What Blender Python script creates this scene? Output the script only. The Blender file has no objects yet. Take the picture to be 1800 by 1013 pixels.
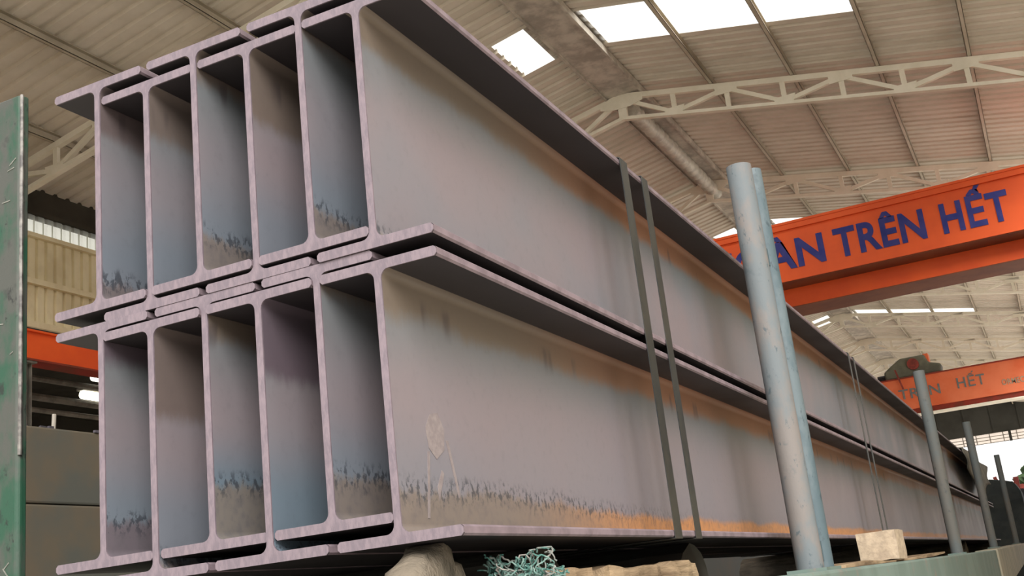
import bpy, math, random
from mathutils import Vector, Matrix, noise
random.seed(7)
S = bpy.context.scene
COL = S.collection

# ------------------------------------------------------------------ camera
yaw, pitch, roll, fpx = 0.4222, 0.2747, -0.1159, 1968.44
F = Vector((-math.sin(yaw)*math.cos(pitch), math.cos(yaw)*math.cos(pitch), math.sin(pitch)))
R0 = Vector((math.cos(yaw), math.sin(yaw), 0)); U0 = R0.cross(F)
R1 = R0*math.cos(roll) + U0*math.sin(roll); U1 = -R0*math.sin(roll) + U0*math.cos(roll)
cam_data = bpy.data.cameras.new('camera'); cam = bpy.data.objects.new('camera', cam_data); COL.objects.link(cam)
cam_data.sensor_width = 36; cam_data.lens = fpx/1800*36; cam_data.clip_start = .05; cam_data.clip_end = 600
M = Matrix((R1, U1, -F)).transposed().to_4x4(); M.translation = Vector((.7957, -1.3149, -.1017))
cam.matrix_world = M
S.camera = cam

# ------------------------------------------------------------------ sky and exposure
w = bpy.data.worlds.new('sky'); S.world = w; w.use_nodes = True
nt = w.node_tree; bgn = nt.nodes['Background']
bgn.inputs['Color'].default_value = (1.0, .975, .96, 1); bgn.inputs['Strength'].default_value = 0.62
sd = bpy.data.lights.new('hazy_sun', 'SUN'); sd.energy = 3.0; sd.angle = math.radians(42); sd.color = (1, .97, .93)
sun = bpy.data.objects.new('hazy_sun', sd); COL.objects.link(sun); sun.location = (4, -8, 8)
sun.rotation_euler = Vector((.45, -.75, .60)).to_track_quat('Z', 'Y').to_euler()
S.view_settings.view_transform = 'Standard'; S.view_settings.look = 'None'
S.view_settings.gamma = 1; S.view_settings.use_curve_mapping = False
S.view_settings.exposure = 1.2

# ------------------------------------------------------------------ materials
def lin(c): return tuple(((x/255+.055)/1.055)**2.4 if x/255 > .04045 else x/255/12.92 for x in c)
class NT:
    def __init__(s, name, rough=.6, spec=.4, metal=0):
        s.m = bpy.data.materials.new(name); s.m.use_nodes = True; s.t = s.m.node_tree
        s.b = s.t.nodes['Principled BSDF']; s.b.inputs['Roughness'].default_value = rough
        s.b.inputs['Specular IOR Level'].default_value = spec; s.b.inputs['Metallic'].default_value = metal
        s.tc = s.t.nodes.new('ShaderNodeTexCoord')
    def n(s, typ, **kw):
        o = s.t.nodes.new(typ)
        for k, v in kw.items(): setattr(o, k, v)
        return o
    def l(s, a, b): s.t.links.new(a, b)
    def setin(s, sock, v):
        if isinstance(v, (int, float)): sock.default_value = v
        elif isinstance(v, tuple): sock.default_value = v if len(v) == len(sock.default_value) else (*v, 1)
        else: s.l(v, sock)
    def math(s, op, a, b=0, clamp=False):
        o = s.n('ShaderNodeMath', operation=op, use_clamp=clamp); s.setin(o.inputs[0], a); s.setin(o.inputs[1], b); return o.outputs[0]
    def noise(s, scale, detail=3, rough=.55, vec=None, stretch=None):
        v = vec or s.tc.outputs['Object']
        if stretch:
            mp = s.n('ShaderNodeMapping'); mp.inputs['Scale'].default_value = stretch; s.l(v, mp.inputs[0]); v = mp.outputs[0]
        o = s.n('ShaderNodeTexNoise'); o.inputs['Scale'].default_value = scale; o.inputs['Detail'].default_value = detail
        o.inputs['Roughness'].default_value = rough; s.l(v, o.inputs['Vector']); return o.outputs['Fac']
    def ramp(s, f, a, b):
        o = s.n('ShaderNodeMapRange', interpolation_type='SMOOTHSTEP'); s.setin(o.inputs['Value'], f)
        s.setin(o.inputs['From Min'], a); s.setin(o.inputs['From Max'], b); return o.outputs[0]
    def mix(s, f, a, b):
        o = s.n('ShaderNodeMix', data_type='RGBA'); s.setin(o.inputs[0], f); s.setin(o.inputs[6], a); s.setin(o.inputs[7], b); return o.outputs[2]
    def bump(s, f, strength=.2, dist=.002):
        o = s.n('ShaderNodeBump'); o.inputs['Strength'].default_value = strength; o.inputs['Distance'].default_value = dist
        s.l(f, o.inputs['Height']); s.l(o.outputs[0], s.b.inputs['Normal'])
    def col(s, c): s.setin(s.b.inputs['Base Color'], c)

def plain(name, a, b=None, scale=6, rough=.6, spec=.3, metal=0, stretch=None, lo=.35, hi=.65, bump=0, bd=.003):
    k = NT(name, rough, spec, metal)
    a = lin(a); b = lin(b) if b else tuple(x*.8 for x in a)
    f = k.noise(scale, 4, .6, stretch=stretch)
    k.col(k.mix(k.ramp(f, lo, hi), a, b))
    if bump: k.bump(k.noise(scale*4, 4, .6, stretch=stretch), bump, bd)
    return k.m

HS = .3985   # overall beam depth
def steel(kind):
    k = NT('mill_scale_'+kind, .42, .45)
    oi = k.n('ShaderNodeObjectInfo'); rnd = oi.outputs['Random']
    off = k.n('ShaderNodeVectorMath', operation='SCALE'); off.inputs[0].default_value = (37, 13, 71); k.l(rnd, off.inputs[3])
    ad = k.n('ShaderNodeVectorMath', operation='ADD'); k.l(k.tc.outputs['Object'], ad.inputs[0]); k.l(off.outputs[0], ad.inputs[1])
    v = ad.outputs[0]
    sx = k.n('ShaderNodeSeparateXYZ'); k.l(k.tc.outputs['Object'], sx.inputs[0]); y, z = sx.outputs[1], sx.outputs[2]
    big = k.noise(3.2, 2, .5, v); fine = k.noise(60, 4, .6, v)
    r2 = k.math('FRACT', k.math('MULTIPLY', rnd, 7.31))
    purple = lin((146, 134, 138)); blue = lin((130, 134, 141)); warm = lin((140, 130, 126))
    base = k.mix(k.ramp(big, .3, .7), purple, k.mix(r2, blue, purple) if kind == 'web' else warm)
    if kind == 'web':
        zb = k.math('SUBTRACT', z, .0145); zt = k.math('SUBTRACT', HS-.0145, z)
        spike = k.noise(34, 5, .75, v, stretch=(1, 1.6, .55)); wob = k.noise(5, 2, .5, v)
        # bluish zone above the lower band and under the upper one
        h0 = k.math('MULTIPLY', wob, .06)
        base = k.mix(k.math('MULTIPLY', k.ramp(zt, .17, .05), .55), base, lin((112, 126, 128)))
        def attr(nm):
            o = k.n('ShaderNodeAttribute', attribute_type='OBJECT', attribute_name=nm); return o.outputs['Fac']
        band, topb, tint, bl = attr('band'), attr('top_band'), attr('tint'), attr('blue')
        base = k.mix(k.math('MULTIPLY', k.math('MULTIPLY', k.ramp(zb, .19, .07), bl), k.math('SUBTRACT', 1, k.math('MULTIPLY', k.ramp(y, .1, .5), .75))), base, lin((104, 126, 140)))
        edge = k.math('ADD', k.math('SUBTRACT', band, .016), k.math('MULTIPLY', k.math('SUBTRACT', wob, .5), .03))
        edge = k.math('SUBTRACT', edge, k.math('MULTIPLY', k.ramp(y, .2, 1.2), k.math('SUBTRACT', band, .058)))
        d = k.math('SUBTRACT', k.math('ADD', edge, k.math('MULTIPLY', k.math('SUBTRACT', spike, .5), k.math('SUBTRACT', .045, k.math('MULTIPLY', k.ramp(y, .3, 1.5), .035)))), zb)
        m_low = k.math('MULTIPLY', k.ramp(d, -.006, .012), k.math('ADD', .72, k.math('MULTIPLY', k.ramp(y, .3, 1), .2)))
        rust = k.mix(k.ramp(y, .3, 1.1), k.mix(tint, lin((134, 118, 102)), lin((112, 94, 98))), lin((212, 146, 88)))
        rust = k.mix(k.math('MULTIPLY', k.ramp(y, 3.5, 8), .5), rust, lin((180, 120, 80)))
        rust = k.mix(k.math('MULTIPLY', k.ramp(fine, .4, .7), .35), rust, lin((96, 84, 84)))
        # dark speckles along the boundary
        sp = k.ramp(k.noise(95, 4, .65, v, stretch=(1, 1.1, .7)), .50, .58)
        zone = k.math('MULTIPLY', k.ramp(d, -.026, -.004), k.ramp(d, .034, .002))
        base = k.mix(m_low, base, rust)
        base = k.mix(k.math('MULTIPLY', k.math('MULTIPLY', sp, k.math('MULTIPLY', zone, k.math('SUBTRACT', 1, k.math('MULTIPLY', k.ramp(y, .6, 1.6), .8)))), .75), base, lin((58, 62, 70)))
        # upper rust, brown to orange along the length
        et = k.math('ADD', topb, k.math('MULTIPLY', wob, .05))
        d2 = k.math('SUBTRACT', k.math('ADD', et, k.math('MULTIPLY', k.math('SUBTRACT', spike, .5), .03)), zt)
        rt = k.mix(k.ramp(y, .3, 1.2), k.mix(tint, lin((124, 108, 92)), lin((98, 82, 92))), lin((166, 112, 78)))
        base = k.mix(k.math('MULTIPLY', k.ramp(d2, -.02, .012), .85), base, rt)
        drip = k.math('MULTIPLY', k.ramp(k.noise(14, 2, .5, v, stretch=(1, 1, .12)), .62, .68), k.math('MULTIPLY', k.ramp(zt, .085, .05), k.ramp(zt, .02, .04)))
        base = k.mix(k.math('MULTIPLY', drip, .6), base, lin((84, 74, 76)))
    elif kind == 'flange':
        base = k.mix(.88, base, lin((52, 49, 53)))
    base = k.mix(k.math('MULTIPLY', k.ramp(fine, .5, .8), .12), base, lin((70, 66, 72)))
    k.col(base); k.bump(fine, .08, .001)
    k.setin(k.b.inputs['Roughness'], k.math('ADD', k.math('MULTIPLY', big, .25), .34))
    return k.m
M_WEB = steel('web'); M_FLANGE = steel('flange')
M_FLANGE.node_tree.nodes['Principled BSDF'].inputs['Specular IOR Level'].default_value = .2
M_CUT = plain('sawn_steel_end', (140, 125, 132), (122, 110, 118), 160, .5, .4, 0, stretch=(1, 1, .3), bump=.3, bd=.001)
M_EDGE = plain('flange_edge_steel', (140, 124, 130), (116, 102, 108), 20, .5, .4)
M_STRAP = plain('strapping_steel', (34, 38, 40), (54, 54, 50), 14, .4, .5, .2, stretch=(1, 1, .4))
M_PALE = plain('pale_smear', (164, 152, 150), (148, 136, 136), 90, .6, .3)
def chipped(name, a, b, c, rough=.6, scale=9):
    k = NT(name, rough, .35)
    f1 = k.noise(scale, 4, .6, stretch=(1, 1, .5)); f2 = k.noise(scale*4.5, 4, .7, stretch=(1, 1, .5)); f3 = k.noise(scale*2.2, 3, .6)
    c1 = k.mix(k.ramp(f1, .42, .58), lin(a), lin(b)); c1 = k.mix(k.math('MULTIPLY', k.ramp(f2, .60, .68), .8), c1, lin(c))
    c1 = k.mix(k.math('MULTIPLY', k.ramp(f3, .6, .75), .5), c1, lin(c))
    k.col(c1); k.bump(f2, .4, .002); return k.m
M_GREEN = chipped('chipped_green_paint', (34, 76, 56), (74, 76, 70), (30, 32, 30), .55, 11)
M_POLE = chipped('faded_blue_paint', (128, 122, 118), (112, 119, 122), (78, 92, 98), .75, 9)
M_POLE2 = chipped('faded_teal_paint', (98, 110, 114), (80, 96, 102), (60, 72, 78), .6, 11)
M_POLEG = chipped('dull_grey_pole_paint', (104, 102, 97), (96, 102, 102), (80, 84, 84), .7, 6)
M_RAIL = chipped('pale_green_rail_paint', (118, 136, 128), (106, 124, 116), (136, 120, 112), .6, 3)
M_RAIL2 = chipped('dusty_rail_paint', (164, 156, 136), (142, 140, 122), (176, 164, 142), .6, 4)
M_WOOD = plain('weathered_wood', (168, 150, 128), (120, 104, 86), 16, .85, .15, 0, stretch=(.12, 1, 1), bump=.7, bd=.006)
M_WOODY = plain('weathered_wood_lengthwise', (176, 152, 122), (112, 92, 72), 16, .85, .15, 0, stretch=(1, .12, 1), bump=.7, bd=.006)
M_LOG = plain('grey_log', (122, 112, 98), (88, 82, 72), 30, .85, .15, 0, stretch=(.3, 1, .5), bump=.8, bd=.008)
M_BLOCK = plain('pale_timber', (188, 170, 146), (160, 144, 124), 30, .8, .2, 0, bump=.4)
M_ROPE = plain('green_fibre', (72, 112, 104), (124, 148, 140), 60, .8, .1, lo=.42, hi=.6)
M_ROPE2 = plain('pale_fibre', (160, 152, 146), (116, 126, 120), 60, .8, .1)
M_ROOF = plain('roof_sheet', (226, 217, 203), (214, 205, 190), 1.5, .55, .3)
M_PURLIN = plain('purlin_paint', (196, 186, 168), (180, 170, 152), 2, .6, .3)
M_RIDGE = plain('ridge_sheet', (206, 198, 186), (164, 156, 146), 2.5, .55, .3)
M_DUCT = plain('ribbed_duct', (216, 212, 200), (184, 180, 170), 5, .4, .4)
M_TRUSS = plain('cream_truss_paint', (242, 236, 220), (232, 226, 208), 3, .5, .35)
M_ORANGE = plain('orange_crane_paint', (244, 100, 42), (232, 92, 40), 1.2, .5, .35)
M_ORANGE2 = plain('orange_crane_paint_lower', (246, 98, 34), (236, 88, 32), 1.2, .5, .35)
M_UNDERSHADE = plain('brown_underside_shade', (142, 78, 50), (126, 66, 44), 2, .6, .3)  # shade on the crane girder's undersides, painted as a darker brown
M_ORANGEF = plain('faded_orange_paint', (232, 126, 86), (222, 106, 64), .8, .55, .3)
M_RED = plain('dark_red_paint', (150, 50, 36), (120, 56, 40), 2, .6, .3)
M_BLUE = plain('blue_lettering', (52, 60, 132), (70, 72, 140), 3, .6, .2)
M_GREYL = plain('grey_lettering', (128, 128, 122), (104, 112, 116), 6, .6, .2)
M_PALEL = plain('pale_lettering', (176, 160, 136), (150, 136, 116), 6, .6, .2)
M_CLAD = plain('wall_cladding', (246, 234, 198), (228, 214, 176), 1.4, .6, .25)
M_DARKW = plain('dark_gable_cladding', (74, 74, 70), (62, 62, 58), .6, .7, .2)
M_DARK = plain('dark_shed', (70, 66, 58), (54, 50, 44), .8, .8, .1)
M_GREYST = plain('grey_column_paint', (136, 130, 120), (108, 102, 94), 4, .6, .3)
M_CONC = plain('concrete', (206, 200, 190), (190, 184, 174), .5, .85, .2)
M_PLATE = plain('dull_plate', (62, 63, 58), (74, 66, 54), 2.0, .6, .3, lo=.45, hi=.75)
M_BED = plain('trailer_bed_steel', (78, 76, 70), (58, 52, 46), 4, .7, .2)
M_STACK = plain('dark_bundle_steel', (64, 60, 66), (44, 42, 46), 5, .6, .3)
M_RUSTRED = plain('red_post_paint', (150, 66, 56), (116, 52, 46), 6, .6, .3)
M_TARPG = plain('dark_green_tarp', (46, 50, 48), (36, 40, 40), 4, .7, .2)
M_TARP = plain('grey_tarp', (122, 118, 108), (98, 96, 88), 5, .75, .2)
M_HOIST = plain('grey_green_hoist', (118, 120, 104), (96, 98, 86), 2, .6, .3)
M_LEAF = plain('leaves', (52, 70, 40), (36, 50, 30), 3, .7, .2)
def translucent(name, c, tr):
    m = bpy.data.materials.new(name); m.use_nodes = True; t = m.node_tree; t.nodes.clear()
    o = t.nodes.new('ShaderNodeOutputMaterial'); a = t.nodes.new('ShaderNodeBsdfTranslucent'); b = t.nodes.new('ShaderNodeBsdfTransparent'); x = t.nodes.new('ShaderNodeMixShader')
    a.inputs[0].default_value = (*c, 1); b.inputs[0].default_value = (*c, 1); x.inputs[0].default_value = tr
    t.links.new(a.outputs[0], x.inputs[1]); t.links.new(b.outputs[0], x.inputs[2]); t.links.new(x.outputs[0], o.inputs[0]); return m
M_SKYL = translucent('skylight_fibreglass', (.99, .99, .97), .92)
M_CLER = translucent('clerestory_fibreglass', (.85, .85, .8), .7)
M_GLASS = translucent('dusty_transom_glass', (.9, .84, .78), .7)
k = NT('tube_lamp'); k.b.inputs['Emission Color'].default_value = (1, .97, .82, 1); k.b.inputs['Emission Strength'].default_value = 1.6; k.col(lin((240, 236, 210))); M_LAMP = k.m

# overall paint and scale values of the near things, set together
def tone(f, *ms):
    for m in ms:
        for n in m.node_tree.nodes:
            if n.type == 'MIX':
                for i in (6, 7):
                    c = n.inputs[i].default_value; n.inputs[i].default_value = (c[0]*f, c[1]*f, c[2]*f, 1)
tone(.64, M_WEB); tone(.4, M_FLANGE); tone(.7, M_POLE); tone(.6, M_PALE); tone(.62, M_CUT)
tone(.76, M_EDGE, M_POLE2, M_POLEG, M_RAIL, M_RAIL2, M_BLOCK, M_WOODY, M_LOG, M_ROPE, M_ROPE2)
tone(.7, M_GREEN)

# ------------------------------------------------------------------ mesh helpers
class MB:
    def __init__(s): s.v = []; s.f = []
    def box(s, a, b):
        n = len(s.v); x0, y0, z0 = a; x1, y1, z1 = b
        s.v += [(x0,y0,z0),(x1,y0,z0),(x1,y1,z0),(x0,y1,z0),(x0,y0,z1),(x1,y0,z1),(x1,y1,z1),(x0,y1,z1)]
        s.f += [tuple(n+i for i in q) for q in ((0,3,2,1),(4,5,6,7),(0,1,5,4),(1,2,6,5),(2,3,7,6),(3,0,4,7))]; return s
    def prism(s, poly, a, b, axis='y'):
        n = len(s.v); m = len(poly)
        P = {'y': lambda p, t: (p[0], t, p[1]), 'x': lambda p, t: (t, p[0], p[1]), 'z': lambda p, t: (p[0], p[1], t)}[axis]
        s.v += [P(p, a) for p in poly] + [P(p, b) for p in poly]
        s.f += [tuple(range(n, n+m)), tuple(range(n+2*m-1, n+m-1, -1))]
        s.f += [(n+i, n+m+i, n+m+(i+1) % m, n+(i+1) % m) for i in range(m)]; return s
    def bar(s, p, q, w, h, up=(0, 1, 0)):
        p = Vector(p); q = Vector(q); d = (q-p).normalized(); u = Vector(up); sd = d.cross(u).normalized(); u = sd.cross(d).normalized()
        n = len(s.v)
        for c in (p, q):
            for i, j in ((-1,-1),(1,-1),(1,1),(-1,1)): s.v.append(tuple(c + sd*(i*w/2) + u*(j*h/2)))
        s.f += [tuple(n+i for i in q) for q in ((0,1,2,3),(7,6,5,4),(0,4,5,1),(1,5,6,2),(2,6,7,3),(3,7,4,0))]; return s
    def tube(s, pts, r, n=8, cap=True):
        pts = [Vector(p) for p in pts]; b = len(s.v); rr = r if isinstance(r, (list, tuple)) else [r]*len(pts)
        prev = None
        for i, p in enumerate(pts):
            d = (pts[min(i+1, len(pts)-1)] - pts[max(i-1, 0)]).normalized()
            if prev is None: u = d.orthogonal().normalized()
            else:
                u = prev - d*prev.dot(d)
                u = u.normalized() if u.length > 1e-6 else d.orthogonal().normalized()
            prev = u; v = d.cross(u)
            for j in range(n):
                a = 2*math.pi*j/n; s.v.append(tuple(p + (u*math.cos(a) + v*math.sin(a))*rr[i]))
        for i in range(len(pts)-1):
            for j in range(n):
                s.f.append((b+i*n+j, b+i*n+(j+1) % n, b+(i+1)*n+(j+1) % n, b+(i+1)*n+j))
        if cap: s.f += [tuple(range(b+n-1, b-1, -1)), tuple(range(b+(len(pts)-1)*n, b+len(pts)*n))]
        return s
    def mesh(s, name, mat, smooth=False):
        me = bpy.data.meshes.new(name); me.from_pydata(s.v, [], s.f); me.materials.append(mat)
        import bmesh
        bm = bmesh.new(); bm.from_mesh(me); bmesh.ops.recalc_face_normals(bm, faces=bm.faces); bm.to_mesh(me); bm.free()
        if smooth:
            for p in me.polygons: p.use_smooth = True
            try: me.set_sharp_from_angle(angle=math.radians(40))
            except Exception: pass
        return me
    def build(s, name, mat, parent=None, loc=(0,0,0), smooth=False):
        return link(name, s.mesh(name, mat, smooth), parent, loc)
def link(name, me, parent=None, loc=(0,0,0)):
    o = bpy.data.objects.new(name, me); COL.objects.link(o); o.location = loc
    if parent: o.parent = parent
    return o
def empty(name, loc=(0,0,0)): return link(name, None, None, loc)
def tag(o, label=None, cat=None, group=None, kind=None):
    if label: o['label'] = label
    if cat: o['category'] = cat
    if group: o['group'] = group
    if kind: o['kind'] = kind
    return o
def bevel(o, wd, seg=2):
    m = o.modifiers.new('bevel', 'BEVEL'); m.width = wd; m.segments = seg; m.limit_method = 'ANGLE'; return o
def rough_mesh(o, amp, scale, seed=0, cuts=3):
    import bmesh
    bm = bmesh.new(); bm.from_mesh(o.data)
    for _ in range(cuts):
        long = [e for e in bm.edges if e.calc_length() > scale*.5]
        if long: bmesh.ops.subdivide_edges(bm, edges=long, cuts=1, use_grid_fill=True)
    bmesh.ops.triangulate(bm, faces=bm.faces)
    for v in bm.verts:
        v.co += Vector(noise.noise_vector(v.co/scale + Vector((seed*7.1, seed*3.3, seed)))) * amp
    bm.to_mesh(o.data); bm.free(); return o
def soften(o, n):
    import bmesh
    bm = bmesh.new(); bm.from_mesh(o.data)
    for _ in range(n): bmesh.ops.smooth_vert(bm, verts=bm.verts, factor=.5, use_axis_x=True, use_axis_y=True, use_axis_z=True)
    dz = -max(v.co.z for v in bm.verts)
    for v in bm.verts: v.co.z += dz if v.co.z > -.08 else 0
    bm.to_mesh(o.data); bm.free()
    for p in o.data.polygons: p.use_smooth = True
def text(word, x0, x1, base, cap, yface, name, mat, parent, bold=.02, align_right=False):
    cu = bpy.data.curves.new(name, 'FONT'); cu.body = word; cu.size = 1; cu.offset = bold; cu.extrude = .01; cu.space_character = 1.07; cu.fill_mode = 'BOTH'
    t = bpy.data.objects.new(name, cu); COL.objects.link(t)
    bpy.context.view_layer.update()
    me = bpy.data.meshes.new_from_object(t.evaluated_get(bpy.context.evaluated_depsgraph_get()))
    bpy.data.objects.remove(t); me.materials.clear(); me.materials.append(mat)
    xs = [v.co.x for v in me.vertices]; lo, hi = min(xs), max(xs); sx = (x1-x0)/(hi-lo); sz = cap/.73
    for v in me.vertices:
        x, y, z = v.co
        if y > .73: y = .73 + (y-.73)*.7
        v.co = (x0+(x-lo)*sx, -z*.4, base + y*sz)
    # one object per letter: islands that overlap in x (letter and its accents) stay together
    adj = {v.index: [] for v in me.vertices}
    for e_ in me.edges: a, b = e_.vertices; adj[a].append(b); adj[b].append(a)
    seen = set(); isl = []
    for v in adj:
        if v in seen: continue
        st_ = [v]; seen.add(v); comp = []
        while st_:
            q = st_.pop(); comp.append(q)
            for r_ in adj[q]:
                if r_ not in seen: seen.add(r_); st_.append(r_)
        xs_ = [me.vertices[q].co.x for q in comp]; isl.append([min(xs_), max(xs_), set(comp)])
    isl.sort(key=lambda t: t[0]-t[1]); groups = []
    for lo_, hi_, c_ in isl:
        for g_ in groups:
            if min(hi_, g_[1])-max(lo_, g_[0]) > .5*min(hi_-lo_, g_[1]-g_[0]): g_[2] |= c_; break
        else: groups.append([lo_, hi_, set(c_)])
    for lo_, hi_, c_ in sorted(groups, key=lambda t: t[0]):
        idx = {v: i for i, v in enumerate(sorted(c_))}
        m2 = bpy.data.meshes.new(name); m2.from_pydata([tuple(me.vertices[v].co) for v in idx], [], [tuple(idx[v] for v in p.vertices) for p in me.polygons if p.vertices[0] in idx])
        m2.materials.append(mat); link('letter', m2, parent, (0, yface, 0))

# ------------------------------------------------------------------ setting
FLOOR = -1.42
XR, ZR, SL = -4.92, 9.05, .2           # ridge position, height and roof slope
XL, XE = -13.2, 3.3                     # left wall, right eave (open side, partly screened by an added wall)
Y0, PIT = 14.1, 1.33                    # sheet module along the hall
def zroof(x): return ZR - SL*abs(x-XR)
fl = MB().box((-60, -60, FLOOR-.3), (60, 130, FLOOR)).build('floor', M_CONC); tag(fl, kind='structure')

ceil = empty('ceiling', (XR, 0, ZR)); tag(ceil, kind='structure')
def sheet_mesh(xa, xb, name, mat, amp=.045):
    # trapezoid ribs running down the slope, xa..xb along X, one module wide in Y
    n = 5; p = PIT/n; prof = []
    for i in range(n):
        prof += [(i*p, 0), (i*p+.15, 0), (i*p+.175, amp), (i*p+.24, amp)]
    prof.append((PIT+.006, 0))
    v = []; f = []
    for dz in (0, .004):
        for x in (xa, xb):
            for y, h in prof: v.append((x-XR, y, zroof(x)-ZR+h+dz))
    m = len(prof)
    for i in range(m-1):
        f += [(i, i+1, m+i+1, m+i), (2*m+i, 3*m+i, 3*m+i+1, 2*m+i+1)]
    me = bpy.data.meshes.new(name); me.from_pydata(v, [], f); me.materials.append(mat); return me
KR = -4.5; KL = -5.2
mR = sheet_mesh(KR-.1, XE, 'roof_sheet', M_ROOF); mL = sheet_mesh(XL-.3, KL+.1, 'roof_sheet', M_ROOF)
sR = sheet_mesh(KR-.05, -.33, 'skylight_sheet', M_SKYL); sL = sheet_mesh(-6.0, KL+.05, 'skylight_sheet', M_SKYL)
mR2 = sheet_mesh(-.33, XE, 'roof_sheet', M_ROOF); mL2 = sheet_mesh(XL-.3, -6.0, 'roof_sheet', M_ROOF)
for i in range(-8, 44):
    y = Y0 + i*PIT
    if i in (0, 10, 20):
        link('skylight_sheet', sR, ceil, (0, y, 0)); link('skylight_sheet', sL, ceil, (0, y, 0))
        link('roof_sheet', mR2, ceil, (0, y, 0)); link('roof_sheet', mL2, ceil, (0, y, 0))
    else:
        link('roof_sheet', mR, ceil, (0, y, 0)); link('roof_sheet', mL, ceil, (0, y, 0))
YA, YB = Y0-8*PIT, Y0+44*PIT
# ridge: capping above, flat soffit strip below with raised lips and cross ribs
mb = MB().prism([(-.5, -.06), (0, .06), (.5, -.06), (.5, -.05), (0, .07), (-.5, -.05)], YA, YB)
mb.build('ridge_cap', M_RIDGE, ceil)
mb = MB().box((-.27, YA, -.19), (.40, YB, -.17)).box((-.30, YA, -.23), (-.26, YB, -.10)).box((.39, YA, -.23), (.43, YB, -.10))
mb.build('ridge_soffit', M_RIDGE, ceil)
for x in (-3.2, -1.77, -.35, 1.07, 2.5, -6.6, -8.33, -10.08, -11.85):
    z = zroof(x)-ZR
    mb = MB().box((x-XR-.03, YA, z-.15), (x-XR-.022, YB, z-.004))
    mb.box((x-XR-.03, YA, z-.15), (x-XR+.04, YB, z-.142)).box((x-XR-.03, YA, z-.012), (x-XR+.04, YB, z-.004)).box((x-XR+.032, YA, z-.15), (x-XR+.04, YB, z-.125))
    mb.build('purlin', M_PURLIN, ceil)

# left wall: cladding, translucent clerestory, girts
wl = MB().box((XL-.25, YA, 6.93), (XL-.05, YB, 7.42)).build('wall_left', M_DARK); tag(wl, kind='structure')
def vclad(z0, z1, name, mat, n=7):
    p = PIT/n; prof = []
    for i in range(n): prof += [(i*p, 0), (i*p+.12, 0), (i*p+.13, .045), (i*p+.175, .045)]
    prof.append((PIT, 0)); m = len(prof)
    v = [(-h-d, y, z) for d in (0, .004) for z in (z0, z1) for y, h in prof]
    f = []
    for i in range(m-1): f += [(i, m+i, m+i+1, i+1), (2*m+i, 2*m+i+1, 3*m+i+1, 3*m+i)]
    me = bpy.data.meshes.new(name); me.from_pydata(v, [], f); me.materials.append(mat); return me
c1 = vclad(5.02, 6.56, 'wall_sheet', M_CLAD); c2 = vclad(6.58, 6.95, 'clerestory_sheet', M_CLER)
for i in range(-8, 44):
    link('wall_sheet', c1, wl, (XL, Y0+i*PIT, 0)); link('clerestory_sheet', c2, wl, (XL, Y0+i*PIT, 0))
for z, h in ((6.53, .07), (5.74, .09), (5.02, .1)):
    MB().box((XL+.0, YA, z-h/2), (XL+.08, YB, z+h/2)).build('girt', M_CLAD, wl)
MB().box((XL-.02, YA, 6.90), (XL+.06, YB, 6.96)).build('eave_girt', M_DARK, wl)
wn = MB().box((XL-.2, YA-.2, FLOOR), (-5.7, YA, 7.3)).build('wall_near_blocker', M_CLAD); tag(wn, kind='structure')  # unseen wall added to keep light off the left floor and roof
# low aisle beyond the left wall
wa = MB().box((-21.2, YA, FLOOR), (-21, YB, 5.75)).build('wall_aisle', M_DARK); tag(wa, kind='structure')
ca = MB().box((-21.2, YA, 5.65), (XL-.1, YB, 5.75)).build('ceiling_aisle', M_DARK); tag(ca, kind='structure')

wr = MB().box((XE, 1.0, FLOOR), (XE+.15, 21, 5.6)).build('wall_right_blocker', M_CLAD); tag(wr, kind='structure')  # unseen wall added, height and length set to shade the far webs
# far gable: dark cladding above an open end, glazed transom strip under it
YF = 71.0
wf = MB().prism([(XL, 6.5), (XE, 6.5), (XE, zroof(XE)), (XR, ZR), (XL, zroof(XL))], YF, YF+.2).build('wall_far', M_DARKW); tag(wf, kind='structure')
for i in range(11):
    x = XL + 1 + i*1.5
    MB().box((x-.04, YF-.06, 6.5), (x+.04, YF-.001, zroof(x)-.1)).build('cladding_rib', M_DARKW, wf)
MB().box((XL-.1, YF, FLOOR), (-9.5, YF+.2, 6.5)).build('cladding_panel', M_DARKW, wf)
MB().box((-21.2, YF, FLOOR), (XL-.1, YF+.2, 5.75)).build('cladding_panel', M_DARKW, wf)
wi = MB().box((-9.5, YF+.08, 5.93), (XE, YF+.10, 6.5)).build('window_1', M_GLASS); tag(wi, kind='structure')
for i in range(18): MB().box((-9.5+i*.75-.02, YF+.02, 5.93), (-9.5+i*.75+.02, YF+.12, 6.5)).build('glazing_bar', M_GREYST, wi)
for z in (5.95, 6.13, 6.31): MB().box((-9.5, YF+.03, z-.015), (XE, YF+.11, z+.015)).build('glazing_bar', M_GREYST, wi)
MB().box((-.95, YF-.1, 5.9), (-.8, YF+.02, 6.5)).build('glazing_post', M_DARKW, wi)

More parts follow.
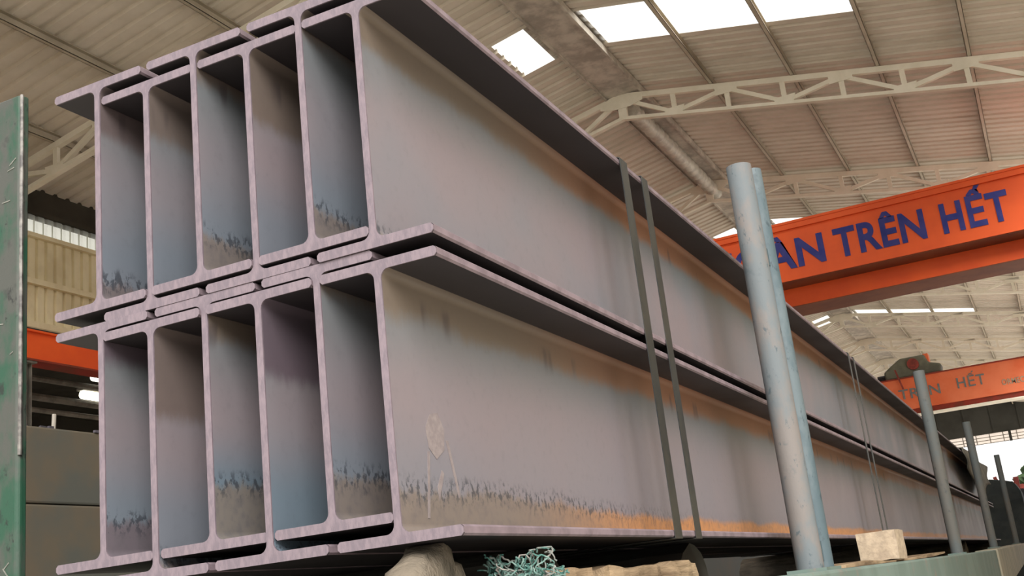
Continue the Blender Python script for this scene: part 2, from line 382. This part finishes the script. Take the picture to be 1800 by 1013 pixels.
# ------------------------------------------------------------------ roof trusses
TR0, TSP, PAN, DEP = 17.4, 5.8, .985, .5
def ztop(x): return ZR - .16 - SL*abs(x-XR)
def make_truss(y):
    root = empty('roof_truss', (XR, y, ZR-.16))
    def P(x, z): return (x-XR, 0, z-(ZR-.16))
    for a in (XL, XE):
        MB().bar(P(XR, ztop(XR)-.05), P(a, ztop(a)-.05), .10, .09).build('top_chord', M_TRUSS, root)
        MB().bar(P(XR, ztop(XR)-DEP), P(a, ztop(a)-DEP), .06, .11).build('bottom_chord', M_TRUSS, root)
    n = 8
    for sgn in (-1, 1):
        for i in range(1, n+1):
            x = XR + sgn*i*PAN
            if not XL+.2 < x < XE: continue
            MB().bar(P(x, ztop(x)-.08), P(x, ztop(x)-DEP), .085, .06).build('web_post', M_TRUSS, root)
            xa = x - sgn*PAN
            if i % 2: p, q = P(xa, ztop(xa)-.1), P(x, ztop(x)-DEP+.03)
            else: p, q = P(xa, ztop(xa)-DEP+.03), P(x, ztop(x)-.1)
            MB().bar(p, q, .075, .07).build('diagonal', M_TRUSS, root)
            z = ztop(x); sl = -sgn*SL*.2
            if i % 2: poly = [(-.2, -DEP+.13), (.2, -DEP+.13), (.15, -DEP), (-.15, -DEP)]
            else: poly = [(-.2, -.05), (.2, -.05), (.2, -.2), (-.2, -.2)]
            MB().prism([(x-XR+u, z-(ZR-.16)+v) for u, v in poly], -.045, -.033).build('gusset_plate', M_TRUSS, root)
    MB().prism([(-.42, -.12), (0, -.02), (.42, -.12), (.42, -.24), (.16, -.30), (-.16, -.30), (-.42, -.24)], -.055, -.043).build('gusset_plate', M_TRUSS, root)
    MB().bar(P(XR, ztop(XR)-.1), P(XR, ztop(XR)-DEP), .16, .07).build('web_post', M_TRUSS, root)
    return root
def copy_tree(o, parent=None):
    c = o.copy(); COL.objects.link(c); c.parent = parent
    for ch in list(o.children): copy_tree(ch, c)
    return c
tr = make_truss(TR0)
tl = ['white lattice roof truss nearest the orange lettered crane, in front of it',
      'lattice roof truss first behind the large lettered crane girder', 'lattice roof truss second behind the large lettered crane girder',
      'dark lattice roof truss seen just above the far white skylight strip', 'lattice roof truss crossing right at the far skylight strip',
      'pale lattice roof truss just beyond the far white skylight strip', 'lattice roof truss first beyond the pale one past the far skylight',
      'lattice roof truss second beyond the pale one past the far skylight', 'lattice roof truss last in line before the dark far gable']
for i in range(-1, 8):
    if i == 0: t = tr
    else: t = copy_tree(tr); t.location.y = TR0 + TSP*i if i > 0 else 10.35
    tag(t, tl[i] if i >= 0 else 'lattice roof truss over the left wall, seen left of the beams', 'truss', 'white lattice trusses under the roof')

# ribbed duct hung under the ridge
pts = []; rr = []
for i in range(60):
    pts.append((0, i*.1, 0)); rr.append(.13 if i % 3 else .165)
o = MB().tube(pts, rr, 10).build('ridge_duct', M_DUCT, None, (XR+.08, 17.7, ZR-.38), True)
tag(o, 'grey ribbed duct hanging under the roof ridge beyond the nearest truss', 'duct')

# ------------------------------------------------------------------ cranes
run = empty('crane_runway', (-12.6, YA, 4.2)); tag(run, 'long orange runway girder along the left wall', 'girder')
MB().box((-.11, 0, .03), (.11, YB-YA, .45)).build('box_web', M_ORANGE2, run)
MB().box((-.17, 0, .45), (.17, YB-YA, .48)).build('top_flange', M_ORANGE2, run)
MB().box((-.17, 0, 0), (.17, YB-YA, .03)).build('bottom_flange', M_RED, run)
MB().box((-.03, 0, .48), (.03, YB-YA, .55)).build('rail', M_STRAP, run)
for i, y in enumerate((10.42, 22.0, 33.6, 45.2, 56.8)):
    c = empty('runway_column', (-12.6, y, FLOOR))
    hh = 4.2-FLOOR
    MB().box((-.1, -.01, 0), (.1, .01, hh-.03)).build('web', M_GREYST, c)
    for dy in (-.09, .09): MB().box((-.1, dy-.008, 0), (.1, dy+.008, hh-.03)).build('flange', M_GREYST, c)
    MB().box((-.15, -.15, hh-.03), (.15, .15, hh)).build('cap_plate', M_GREYST, c)
    tag(c, ['grey steel column under the orange runway, beside the green stake'][0] if i == 0 else 'grey steel column under the orange runway hidden behind the beam stack', 'column', 'columns under the left runway')

cr = empty('bridge_crane', (-5, 19.3, 4.75)); tag(cr, 'large orange bridge crane girder with big dark blue lettering', 'crane')
def cpart(mbld, name, mat): return mbld.build(name, mat, cr, (5, -19.3, -4.75))
XA, XB = -12.75, 3.2
cpart(MB().box((XA, 19.3, 5.127), (XB, 20.9, 6.2)), 'girder_box', M_ORANGE)
cpart(MB().box((XA, 19.22, 6.2), (XB, 20.98, 6.246)), 'top_plate', M_ORANGE)
cpart(MB().box((XA, 19.24, 6.10), (XB, 19.30, 6.2)), 'edge_lip', M_ORANGE)
cpart(MB().box((XA, 19.32, 5.115), (XB, 19.9, 5.127)), 'soffit_shade', M_UNDERSHADE)  # thin plate carrying the painted shade under the overhang
cpart(MB().box((XA, 19.9, 4.755), (XB, 20.85, 4.77)), 'bottom_plate_or_shade', M_UNDERSHADE)  # painted shade on the underside of the lower box
cpart(MB().box((XA, 19.9, 4.77), (XB, 20.85, 5.127)), 'lower_box', M_ORANGE2)
for i, (wd, a, b) in enumerate((('AN TOÀN', -5.64, -2.06), ('TRÊN', -1.87, -.26), ('HẾT', .02, 1.15))):
    text(wd, a+5, b+5, 5.37-4.75, .55, -.012, 'lettering', M_BLUE, cr, .03)
c2 = empty('bridge_crane', (-5, 40.5, 4.75)); tag(c2, 'distant smaller orange bridge crane girder with grey lettering', 'crane')
def c2part(mbld, name, mat): return mbld.build(name, mat, c2, (5, -40.5, -4.75))
c2part(MB().box((XA, 40.5, 4.98), (XB, 41.4, 6.08)), 'girder_box', M_ORANGEF)
c2part(MB().box((XA, 40.42, 6.08), (XB, 41.48, 6.12)), 'top_plate', M_RED)
c2part(MB().box((XA, 40.62, 4.80), (XB, 41.2, 4.98)), 'lower_box', M_RED)
c2part(MB().box((XA, 40.56, 4.76), (XB, 41.26, 4.80)), 'bottom_plate_or_shade', M_TRUSS)
text('TRÊN', -3.45+5, -2.05+5, 5.36-4.75, .36, -.012, 'lettering', M_GREYL, c2, .012)
text('HẾT', -1.47+5, -.55+5, 5.42-4.75, .38, -.012, 'lettering', M_GREYL, c2, .008)
text('ORMECO', -.05+5, .85+5, 5.27-4.75, .2, -.012, 'lettering', M_PALEL, c2, .012)
# hoist trolley on the distant crane
h = empty('hoist_trolley', (-2.85, 40.95, 6.12)); tag(h, 'grey green hoist trolley on top of the distant orange crane', 'hoist')
b_ = bevel(MB().prism([(-.95, 0), (.95, 0), (1.0, .3), (.6, .42), (.5, .72), (-.35, .72), (-.7, .5), (-.98, .3)], -.35, .35).build('housing', M_HOIST, h), .06)
MB().tube([(-1.25, 0, .12), (-.9, 0, .12)], .14, 12).build('motor', M_STACK, h, smooth=True)
MB().tube([(.08, -.52, .42), (.08, -.3, .42)], .2, 14).build('drum_end', M_RUSTRED, h, smooth=True)
MB().box((.45, -.3, .42), (.62, .3, .74)).build('control_box', M_ORANGEF, h)
MB().bar((-.55, -.6, .3), (-.4, -.6, -.42), .06, .04).bar((-.55, -.6, .3), (-.55, -.3, .3), .06, .04).build('bracket', M_RUSTRED, h)

# ------------------------------------------------------------------ H-beams on the trailer
T, TW, B = .0145, .0115, .1965
SP, OFF = .105, .027
def flange_poly(z0, z1):
    h = B/2; c = .003
    return [(-h+c, z0), (h-c, z0), (h, z0+c), (h, z1-c), (h-c, z1), (-h+c, z1), (-h, z1-c), (-h, z0+c)]
def web_poly(ends=True):
    r = .013; p = []
    for (sx, zz, sg) in ((1, T, 1), (1, HS-T, -1), (-1, HS-T, -1), (-1, T, 1)):
        arc = []
        for i in range(6):
            a = math.pi/2*i/5
            arc.append((sx*(TW/2 + r - r*math.sin(a)), zz + sg*(r - r*math.cos(a))))
        p += arc if (sx == 1) == (sg == 1) else arc[::-1]
    return p
def i_poly():
    h = B/2; c = .004; wp = web_poly()
    low_r = wp[:12]; left = wp[12:]
    # outline: bottom flange, right web side, top flange, left web side
    return ([(-h, T-c), (-h, c), (-h+c, 0), (h-c, 0), (h, c), (h, T-c), (h-c, T)] + low_r +
            [(h-c, HS-T), (h, HS-T+c), (h, HS-c), (h-c, HS), (-h+c, HS), (-h, HS-c), (-h, HS-T+c), (-h+c, HS-T)] + left + [(-h+c, T)])
L = 13.35
m_web = MB().prism(web_poly(), 0, L).mesh('web', M_WEB, True)
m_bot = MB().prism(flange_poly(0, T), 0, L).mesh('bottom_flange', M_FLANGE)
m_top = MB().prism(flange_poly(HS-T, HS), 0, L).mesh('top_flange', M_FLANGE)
m_cut = MB().prism(i_poly(), -.0025, 0).mesh('sawn_end', M_CUT)
GAP = HS + .0185 + .0005
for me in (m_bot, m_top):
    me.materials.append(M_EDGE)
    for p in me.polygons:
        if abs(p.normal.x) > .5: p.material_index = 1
order = ['leftmost', 'second from the left', 'third from the left', 'third from the right', 'second from the right', 'rightmost']
BAND = {(1,0): (.055, .05, .6), (1,1): (.03, .06, .3), (1,2): (.085, .02, .2), (1,3): (.012, .09, .2), (1,4): (.07, .01, .2), (1,5): (.02, .03, 0),
        (0,0): (.075, .03, 1), (0,1): (.03, .11, .4), (0,2): (.10, .02, 0), (0,3): (.012, .085, 1), (0,4): (.085, .0, .1), (0,5): (.078, .03, 0)}
for row in (0, 1):
    for kx in range(6):
        high = kx % 2 == 0
        z0 = ((.0205, .030)[row == 0] if high else 0); hs = ((HS+.010, HS-.0115)[row == 0] if high else HS)
        r = empty('h_beam', ((kx-5)*SP, random.uniform(-.004, .004), -.0073 + z0 + row*GAP)); r.scale.z = hs/HS
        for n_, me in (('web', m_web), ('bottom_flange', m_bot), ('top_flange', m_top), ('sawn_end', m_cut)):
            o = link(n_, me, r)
            if n_ == 'web': o['band'], o['top_band'], o['tint'] = BAND[row, kx]; o['blue'] = {(1, 5): .12, (0, 5): .3, (0, 2): .9, (0, 3): .8}.get((row, kx), .55)
        tag(r, 'steel H-beam %s of the six in the %s row, its end facing the camera' % (order[kx], 'upper' if row else 'lower'), 'beam',
            'steel H-beams in the %s row of the stack' % ('upper' if row else 'lower'))
        if row == 0 and kx == 5:     # pale splash mark low on the outer web
            xx = TW/2+.0006
            mb = MB()
            def blob(pts):
                mb.prism([(y, z) for y, z in pts], xx-.0004, xx, 'x')
            blob([(.085, .165), (.10, .185), (.125, .190), (.140, .165), (.135, .135), (.110, .120), (.09, .135)])
            blob([(.085, .13), (.092, .13), (.076, .035), (.070, .035)])
            blob([(.142, .15), (.150, .15), (.172, .07), (.166, .065)])
            blob([(.105, .08), (.122, .105), (.128, .10), (.108, .06)])
            o = mb.build('chalk_smear', M_PALE, r); o['label'] = 'pale splash mark on the web'

# steel straps round the whole stack
zt_low = -.0073 + GAP + HS; zt_hi = zt_low + .0305; zb = -.0073; e = .0012
hull = [(-.525-B/2, zt_hi), (-.105+B/2, zt_hi), (B/2, zt_low), (B/2, zb), (-.42-B/2, zb), (-.525-B/2, zb+.030)]
def strap(y, wd, label):
    root = empty('steel_strap', (0, y, zb)); cx = sum(p[0] for p in hull)/6; cz = sum(p[1] for p in hull)/6
    n = len(hull); edges = []
    path = []
    for i in range(n):
        p0, p1, p2 = Vector(hull[i-1]), Vector(hull[i]), Vector(hull[(i+1) % n])
        d1 = (p1-p0).normalized(); d2 = (p2-p1).normalized()
        n1 = Vector((-d1.y, d1.x)); n2 = Vector((-d2.y, d2.x)); nn = (n1+n2).normalized()
        k_ = 1/max(.3, nn.dot(n1)); path.append((p1, nn*k_))
    mb = MB()
    for i in range(n):
        for t in (e, e+.0016):
            p, nn = path[i]; q = p + nn*t
            for s in (-wd/2, wd/2): mb.v.append((q.x, s, q.y-zb))
    for i in range(n):
        a, b = 4*i, 4*((i+1) % n)
        mb.f += [(a, a+1, b+1, b), (a+2, b+2, b+3, a+3), (a, b, b+2, a+2), (a+1, a+3, b+3, b+1)]
    mb.build('band', M_STRAP, root)
    MB().box((-.30, -wd/2-.003, zt_hi-zb+.003), (-.25, wd/2+.003, zt_hi-zb+.006)).build('seal_clip', M_STRAP, root)
    tag(root, label, 'strap', 'steel straps round the beam stack')
strap(.905, .046, 'dark steel strap round the beam stack, nearest the camera')
strap(1.045, .042, 'dark steel strap round the stack, second from the camera')
strap(3.79, .036, 'thin steel strap round the stack behind the near pole, left of its pair')
strap(3.93, .036, 'thin steel strap round the stack behind the near pole, right of its pair')

# ------------------------------------------------------------------ trailer
BZ = -.158
tb = empty('trailer_bed', (-.3, 6, FLOOR)); tag(tb, 'dark flat trailer bed with green side rails under the beam stack', 'trailer')
def tpart(m, name, mat): return m.build(name, mat, tb, (.3, -6, -FLOOR))
tpart(MB().box((-.86, -.15, BZ-.06), (.12, 15.5, BZ)), 'deck', M_BED)
for x in (-.6, .0): tpart(MB().box((x-.06, -.1, BZ-.36), (x+.06, 15.4, BZ-.06)), 'chassis_beam', M_BED)
for x in (-.6, .0):
    for y in (.8, 7.5, 14.5): tpart(MB().box((x-.05, y-.05, FLOOR), (x+.05, y+.05, BZ-.36)), 'leg', M_BED)
o = bevel(tpart(MB().box((.125, .55, -.42), (.27, 8.6, -.105)), 'side_rail', M_RAIL), .008); o['label'] = 'pale green painted side rail'
o = bevel(tpart(MB().prism([(8.6, -.46), (8.6, -.098), (11.3, -.085), (15.6, -.065), (15.75, -.25), (9.7, -.40)], .11, .285, 'x'), 'rail_end', M_RAIL2), .008); o['label'] = 'dusty beige rail end bracket'
tpart(MB().box((-.87, -.15, -.42), (-.78, 15.5, -.105)), 'side_rail', M_GREEN)

def stake(y, ztop_, label, two=False):
    zb_ = -.105 if y < 8.6 else -.098 + .033*(y-8.6)/7 + .004
    r = empty('stake_pole', (.2, y, zb_))
    top = ztop_-zb_
    # open flat cut tube
    n = 20; ro = .035; ri = .029; v = []; mb = MB()
    for (rad, z0, z1, flip) in ((ro, 0, top, 0), (ri, top, 0, 1)):
        b = len(mb.v)
        for z in (z0, z1):
            for j in range(n):
                a = 2*math.pi*j/n; mb.v.append((rad*math.cos(a), rad*math.sin(a), z))
        mb.f += [(b+j, b+(j+1) % n, b+n+(j+1) % n, b+n+j) for j in range(n)]
    mb.f += [(n+j, n+(j+1) % n, 2*n+(j+1) % n, 2*n+j) for j in range(n)]
    mb.build('tube', M_POLE if two else M_POLEG, r, smooth=True)
    if two:
        MB().tube([(.012, .115, 0), (.012, .115, top+.02)], .027, 14).build('back_tube', M_POLE2, r, smooth=True)
        for z in (.05, top-.25): MB().bar((.005, .02, z), (.012, .10, z), .02, .05, (0, 0, 1)).build('weld_plate', M_POLE2, r)
    MB().box((-.05, -.05, 0), (.05, .05 if not two else .15, .008)).build('foot_plate', M_RAIL, r)
    tag(r, label, 'pole', 'stake poles along the right side of the trailer')
stake(1.64, 1.0, 'tall faded blue double stake pole nearest the camera, right of the beams', True)
stake(5.93, 1.0, 'grey stake pole second along the rail, in front of the distant crane')
stake(9.72, 1.04, 'grey stake pole third along the rail, against the bright opening')
stake(14.9, 1.09, 'thin grey stake pole farthest along the rail')
g = empty('green_stake', (-.815, .09, -.105)); tag(g, 'scratched green steel stake at the left edge of the picture', 'pole')
zt = .935+.105
bevel(MB().prism([(-.062, -.012), (.005, -.012), (.012, -.006), (.012, .008), (.002, .008), (.002, 0), (-.052, 0), (-.052, .008), (-.062, .008)], 0, zt, 'z').build('channel', M_GREEN, g), .003)
rnd = random.Random(3)
mb = MB()
for i in range(9):
    x = rnd.uniform(-.055, .0); z = rnd.uniform(.1, zt-.03); a = rnd.uniform(-.9, 1.2); l_ = rnd.uniform(.006, .022)
    mb.bar((x, -.0125, z), (x+l_*math.cos(a), -.0125, z+l_*math.sin(a)), .0022, .001)
tag(mb.build('scratches', plain('bare_scratch', (112, 112, 104), (84, 84, 78), 80, .5, .4), g), kind='stuff')
MB().tube([(.012, -.008, .35), (.014, -.009, .5), (.012, -.008, .7), (.013, -.009, .9), (.011, -.008, zt)], .0035, 6).build('edge_bead', plain('worn_edge', (120, 116, 110), (64, 60, 58), 40, .5, .4), g)

# dunnage and odds and ends on the trailer
def log_poly(): return [(0, 0), (.035, -.004), (.075, -.022), (.108, -.05), (.118, -.09), (.10, -.1462), (-.10, -.1462), (-.118, -.09), (-.112, -.055), (-.07, -.022)]
def bearer(y, label, x1=.035, mat=M_LOG):
    o = MB().prism(log_poly(), -.68, x1, 'x').build('timber_or_added_bearer', mat, None, (0, y, -.0082)); tag(o, label, 'timber', 'timber bearers and added dark bearers under the beams')
    rough_mesh(o, .004, .05, int(y*10), 3); return o
o = MB().prism([(x*.74, z) for x, z in log_poly()], -.035, .045, 'x').build('timber_chock', M_LOG, None, (0, .05, -.0082)); rough_mesh(o, .006, .05, 3, 4); soften(o, 3)
tag(o, 'rounded grey wooden chock under the front end of the rightmost beam', 'timber')
bearer(1.3, 'added dark bearer filling the shade under the beams behind the near strap pair', .0, M_BED); bearer(.55, 'added dark bearer filling the shade under the beams behind the long splintered offcut', -.05, M_BED)  # both added to close off the gap where only shade lies
bearer(4.4, 'timber bearer under the beams behind the pale timber block'); bearer(8.9, 'timber bearer under the far half of the beams'); bearer(12.8, 'timber bearer under the far ends of the beams')
def timber(a, b, label, mat, seed, amp=.008, name='timber_offcut'):
    c = [(a[i]+b[i])/2 for i in range(2)] + [a[2]]; a = (a[0], a[1], a[2]+amp*.6)
    o = MB().box(tuple(a[i]-c[i] for i in range(3)), tuple(b[i]-c[i] for i in range(3))).build(name, mat, None, tuple(c))
    rough_mesh(o, amp, .06, seed, 4); return tag(o, label, 'timber')
timber((.0, .30, BZ), (.085, .46, -.056), 'short brown timber offcut behind the green rope heap', M_WOODY, 4)
timber((.0, .50, BZ), (.09, 1.03, -.057), 'long splintered timber offcut under the first straps', M_WOODY, 9, .011)
o = timber((.13, 2.86, -.098), (.265, 3.06, .004), 'pale squared timber block standing on the green side rail', M_BLOCK, 2, .004)
mb = MB()
zz = [(1.86, -.1045, -.097), (2.2, -.1045, -.090), (2.7, -.104, -.098), (3.3, -.104, -.0985), (4.0, -.102, -.086), (4.65, -.092, -.084)]
poly = [(y, lo) for y, lo, hi_ in zz] + [(y, hi_) for y, lo, hi_ in reversed(zz)]
o = mb.prism(poly, .15, .25, 'x').build('wood_slat', M_WOODY); tag(o, 'thin bowed wooden slat lying on the side rail under the timber block', 'timber')
# frayed rope heap
rp = empty('rope_heap', (.10, .162, BZ)); tag(rp, 'heap of frayed green and white rope beside the grey timber end', 'rope')
rnd = random.Random(11)
for mat, cnt, nm in ((M_ROPE, 330, 'green_strands'), (M_ROPE2, 120, 'pale_strands')):
    mb = MB()
    for i in range(cnt):
        y = max(-.085, min(.105, rnd.gauss(.01, .05)))
        env = .07*math.exp(-(y/.03)**2) + .06*math.exp(-((y-.03)/.09)**2)
        p = Vector((rnd.uniform(-.05, .05), y, env*rnd.uniform(.55, 1.02))); pts = [p]
        d = Vector((rnd.uniform(-1, 1), rnd.uniform(-1, 1), rnd.uniform(-.6, .6)))
        for j in range(16):
            d = (d + Vector((rnd.uniform(-1, 1), rnd.uniform(-1, 1), rnd.uniform(-1, 1)))*.9).normalized()
            q = pts[-1] + d*.0038; q.z = max(.004, min(q.z, env+.006)); q.y = max(-.095, min(.115, q.y)); pts.append(q)
        mb.tube(pts, .00125, 4)
    tag(mb.build(nm, mat, rp, smooth=True), kind='stuff')
core = MB().prism([(-.08, .01), (.10, .01), (.095, .03), (.06, .045), (.03, .08), (0, .10), (-.03, .07), (-.06, .035), (-.085, .02)], -.03, .03, 'x').build('core', M_ROPE, rp); rough_mesh(core, .008, .02, 5, 4)

# grey tarpaulin draped over the far end of the stack
tp = []
mb = MB(); NY, NX = 20, 12
for i in range(NY+1):
    y = 9.9 + 3.3*i/NY
    for j in range(NX+1):
        t = j/NX
        if t < .5: x = -.5 + 1.25*t; z = zt_hi + .03 + .02*math.sin(9*t+y*2)
        else:
            u = (t-.5)*2; x = .125 + .015*math.sin(u*5+y*3); z = zt_hi + .0 - u*(.20+.16*math.sin((y-9.9)/3.3*math.pi)**2)
        mb.v.append((x, y-12, z-.5))
for i in range(NY):
    for j in range(NX):
        a = i*(NX+1)+j; mb.f.append((a, a+1, a+NX+2, a+NX+1))
o = mb.build('tarpaulin', M_TARP, None, (0, 12, .5), True); m_ = o.modifiers.new('thick', 'SOLIDIFY'); m_.thickness = .012
tag(o, 'grey tarpaulin draped over the far end of the beam stack', 'tarpaulin')

# ------------------------------------------------------------------ steel stored on the left
for i in range(6):
    z1 = 1.15 - .43*i
    o = empty('box_section', (-4.45, 5, z1-.425))
    bevel(MB().box((-.25, -5, 0), (.25, 20, .425)).build('tube_body', M_PLATE, o), .012)
    MB().box((-.2, -5.002, .05), (.2, -4.99, .375)).build('end_cap', M_DARK, o)
    tag(o, ['dull grey steel box section on top of the stack left of the beams', 'dull grey steel box section second from the top, left of the beams'][i] if i < 2 else 'dull grey steel box section %s from the top, left of the beams' % ['third', 'fourth', 'fifth', 'sixth'][i-2], 'beam', 'box sections stacked on the left')
rnd = random.Random(5); mb = MB()
for i in range(60):
    y = rnd.uniform(2, 5.5); x = rnd.uniform(-4.3, -4.21); s_ = rnd.uniform(.006, .02)
    mb.box((x, y, 1.1502), (x+s_, y+s_*2, 1.15+s_*.8))
tag(mb.build('metal_scraps', M_STACK), 'dark metal scraps scattered along the top box section', 'scrap', kind='stuff')
o = MB().tube([(0, 0, .001), (0, .005, .09)], .012, 8).build('steel_peg', M_GREYST, None, (-4.24, 3.32, 1.15)); tag(o, 'short steel peg standing on the top box section', 'peg')
# pipes and lamps in the aisle
for i, (z, r_, m_, x) in enumerate(((5.02, .06, M_GREYST, -16), (4.72, .075, M_GREYST, -16.2), (4.36, .05, M_GREYST, -15.8))):
    o = MB().tube([(x, YA+1, z), (x, YB-1, z)], r_, 8).build('aisle_pipe', m_); tag(o, ['upper', 'middle', 'lowest'][i] + ' grey pipe running through the dark aisle under the runway', 'pipe', 'pipes in the left aisle')
for i, (y, z) in enumerate(((15.40, 5.24), (15.3, 4.9))):
    o = empty('tube_lamp', (-16 - .2*i, y, z)); MB().box((-.012, .4, .13), (.012, .43, 5.65-z)).build('hanger', M_GREYST, o); MB().tube([(0, -.25, 0), (0, 1.2, 0)], .09, 10).build('tube', M_LAMP, o, smooth=True)
    MB().box((-.1, -.3, .08), (.1, 1.25, .13)).build('fitting', M_GREYST, o)
    tag(o, ['upper', 'lower'][i] + ' lit lamp in the dark aisle under the orange runway', 'lamp', 'lamps in the left aisle')

# ------------------------------------------------------------------ far stores beyond the trailer
st = empty('storage_rack', (.15, 24, FLOOR)); tag(st, 'red posted rack holding dark steel at the far right', 'rack')
for x in (-.42, -.03, .9):
    for y in (.2, 3.5): MB().box((x-.05, y-.05, 0), (x+.05, y+.05, 2.7)).build('post', M_RUSTRED, st)
for lv in range(5):
    z = .25+.5*lv
    for y in (.2, 3.5): MB().box((-.42, y-.04, z-.07), (.9, y+.04, z)).build('crossbar', M_RUSTRED, st)
MB().bar((-.42, .14, 2.75), (-.25, .1, 1.9), .07, .06).build('brace', M_RUSTRED, st)
n_ = 0
for lv in range(5):
    for j in range(5):
        x = -.25 + .22*j + (.08 if j else 0)
        o = MB().prism([(.09*math.cos(a*math.pi/4+.39), .09*math.sin(a*math.pi/4+.39)+.085) for a in range(8)], -.6, 6).build('steel_bundle', M_STACK, None, (.15+x, 24, FLOOR+.25+.5*lv))
        tag(o, 'dark steel bundle on the %s level of the far red rack, %s from the left' % (['lowest', 'second', 'third', 'fourth', 'top'][lv], ['first', 'second', 'third', 'fourth', 'fifth'][j]), 'bundle', 'dark steel bundles on the far rack')
o = MB().prism([(-.52, 0), (1.2, 0), (1.2, 2.0), (.1, 2.0), (-.02, 2.45), (-.5, 2.5)], 0, 1.6).build('covered_pile', M_TARPG, None, (.16, 20.6, FLOOR)); rough_mesh(o, .07, .4, 3, 4); tag(o, 'dark covered pile in front of the far rack', 'pile')
import bmesh
for i, (x, y, r_) in enumerate(((1.2, 96, 3.2), (9.0, 98, 3.6), (-14, 100, 4))):
    t_ = empty('tree', (x, y, FLOOR))
    MB().tube([(0, 0, 0), (0, .1, 3), (.1, 0, 5)], [.25, .2, .12], 8).build('trunk', M_WOOD, t_)
    bm = bmesh.new(); bmesh.ops.create_icosphere(bm, subdivisions=5, radius=r_)
    for v in bm.verts:
        v.co *= 1 + .35*noise.noise(v.co*.9+Vector((i*9, 0, 0))) + .22*noise.noise(v.co*4)
        v.co.z = v.co.z*.75 + 5
    me = bpy.data.meshes.new('crown'); bm.to_mesh(me); bm.free(); me.materials.append(M_LEAF); link('crown', me, t_)
    tag(t_, ['dark green tree outside the far opening, behind the rack', 'dark green tree outside the far opening, at the right edge', 'green tree outside the far opening behind the beams'][i], 'tree', 'trees outside the far opening')
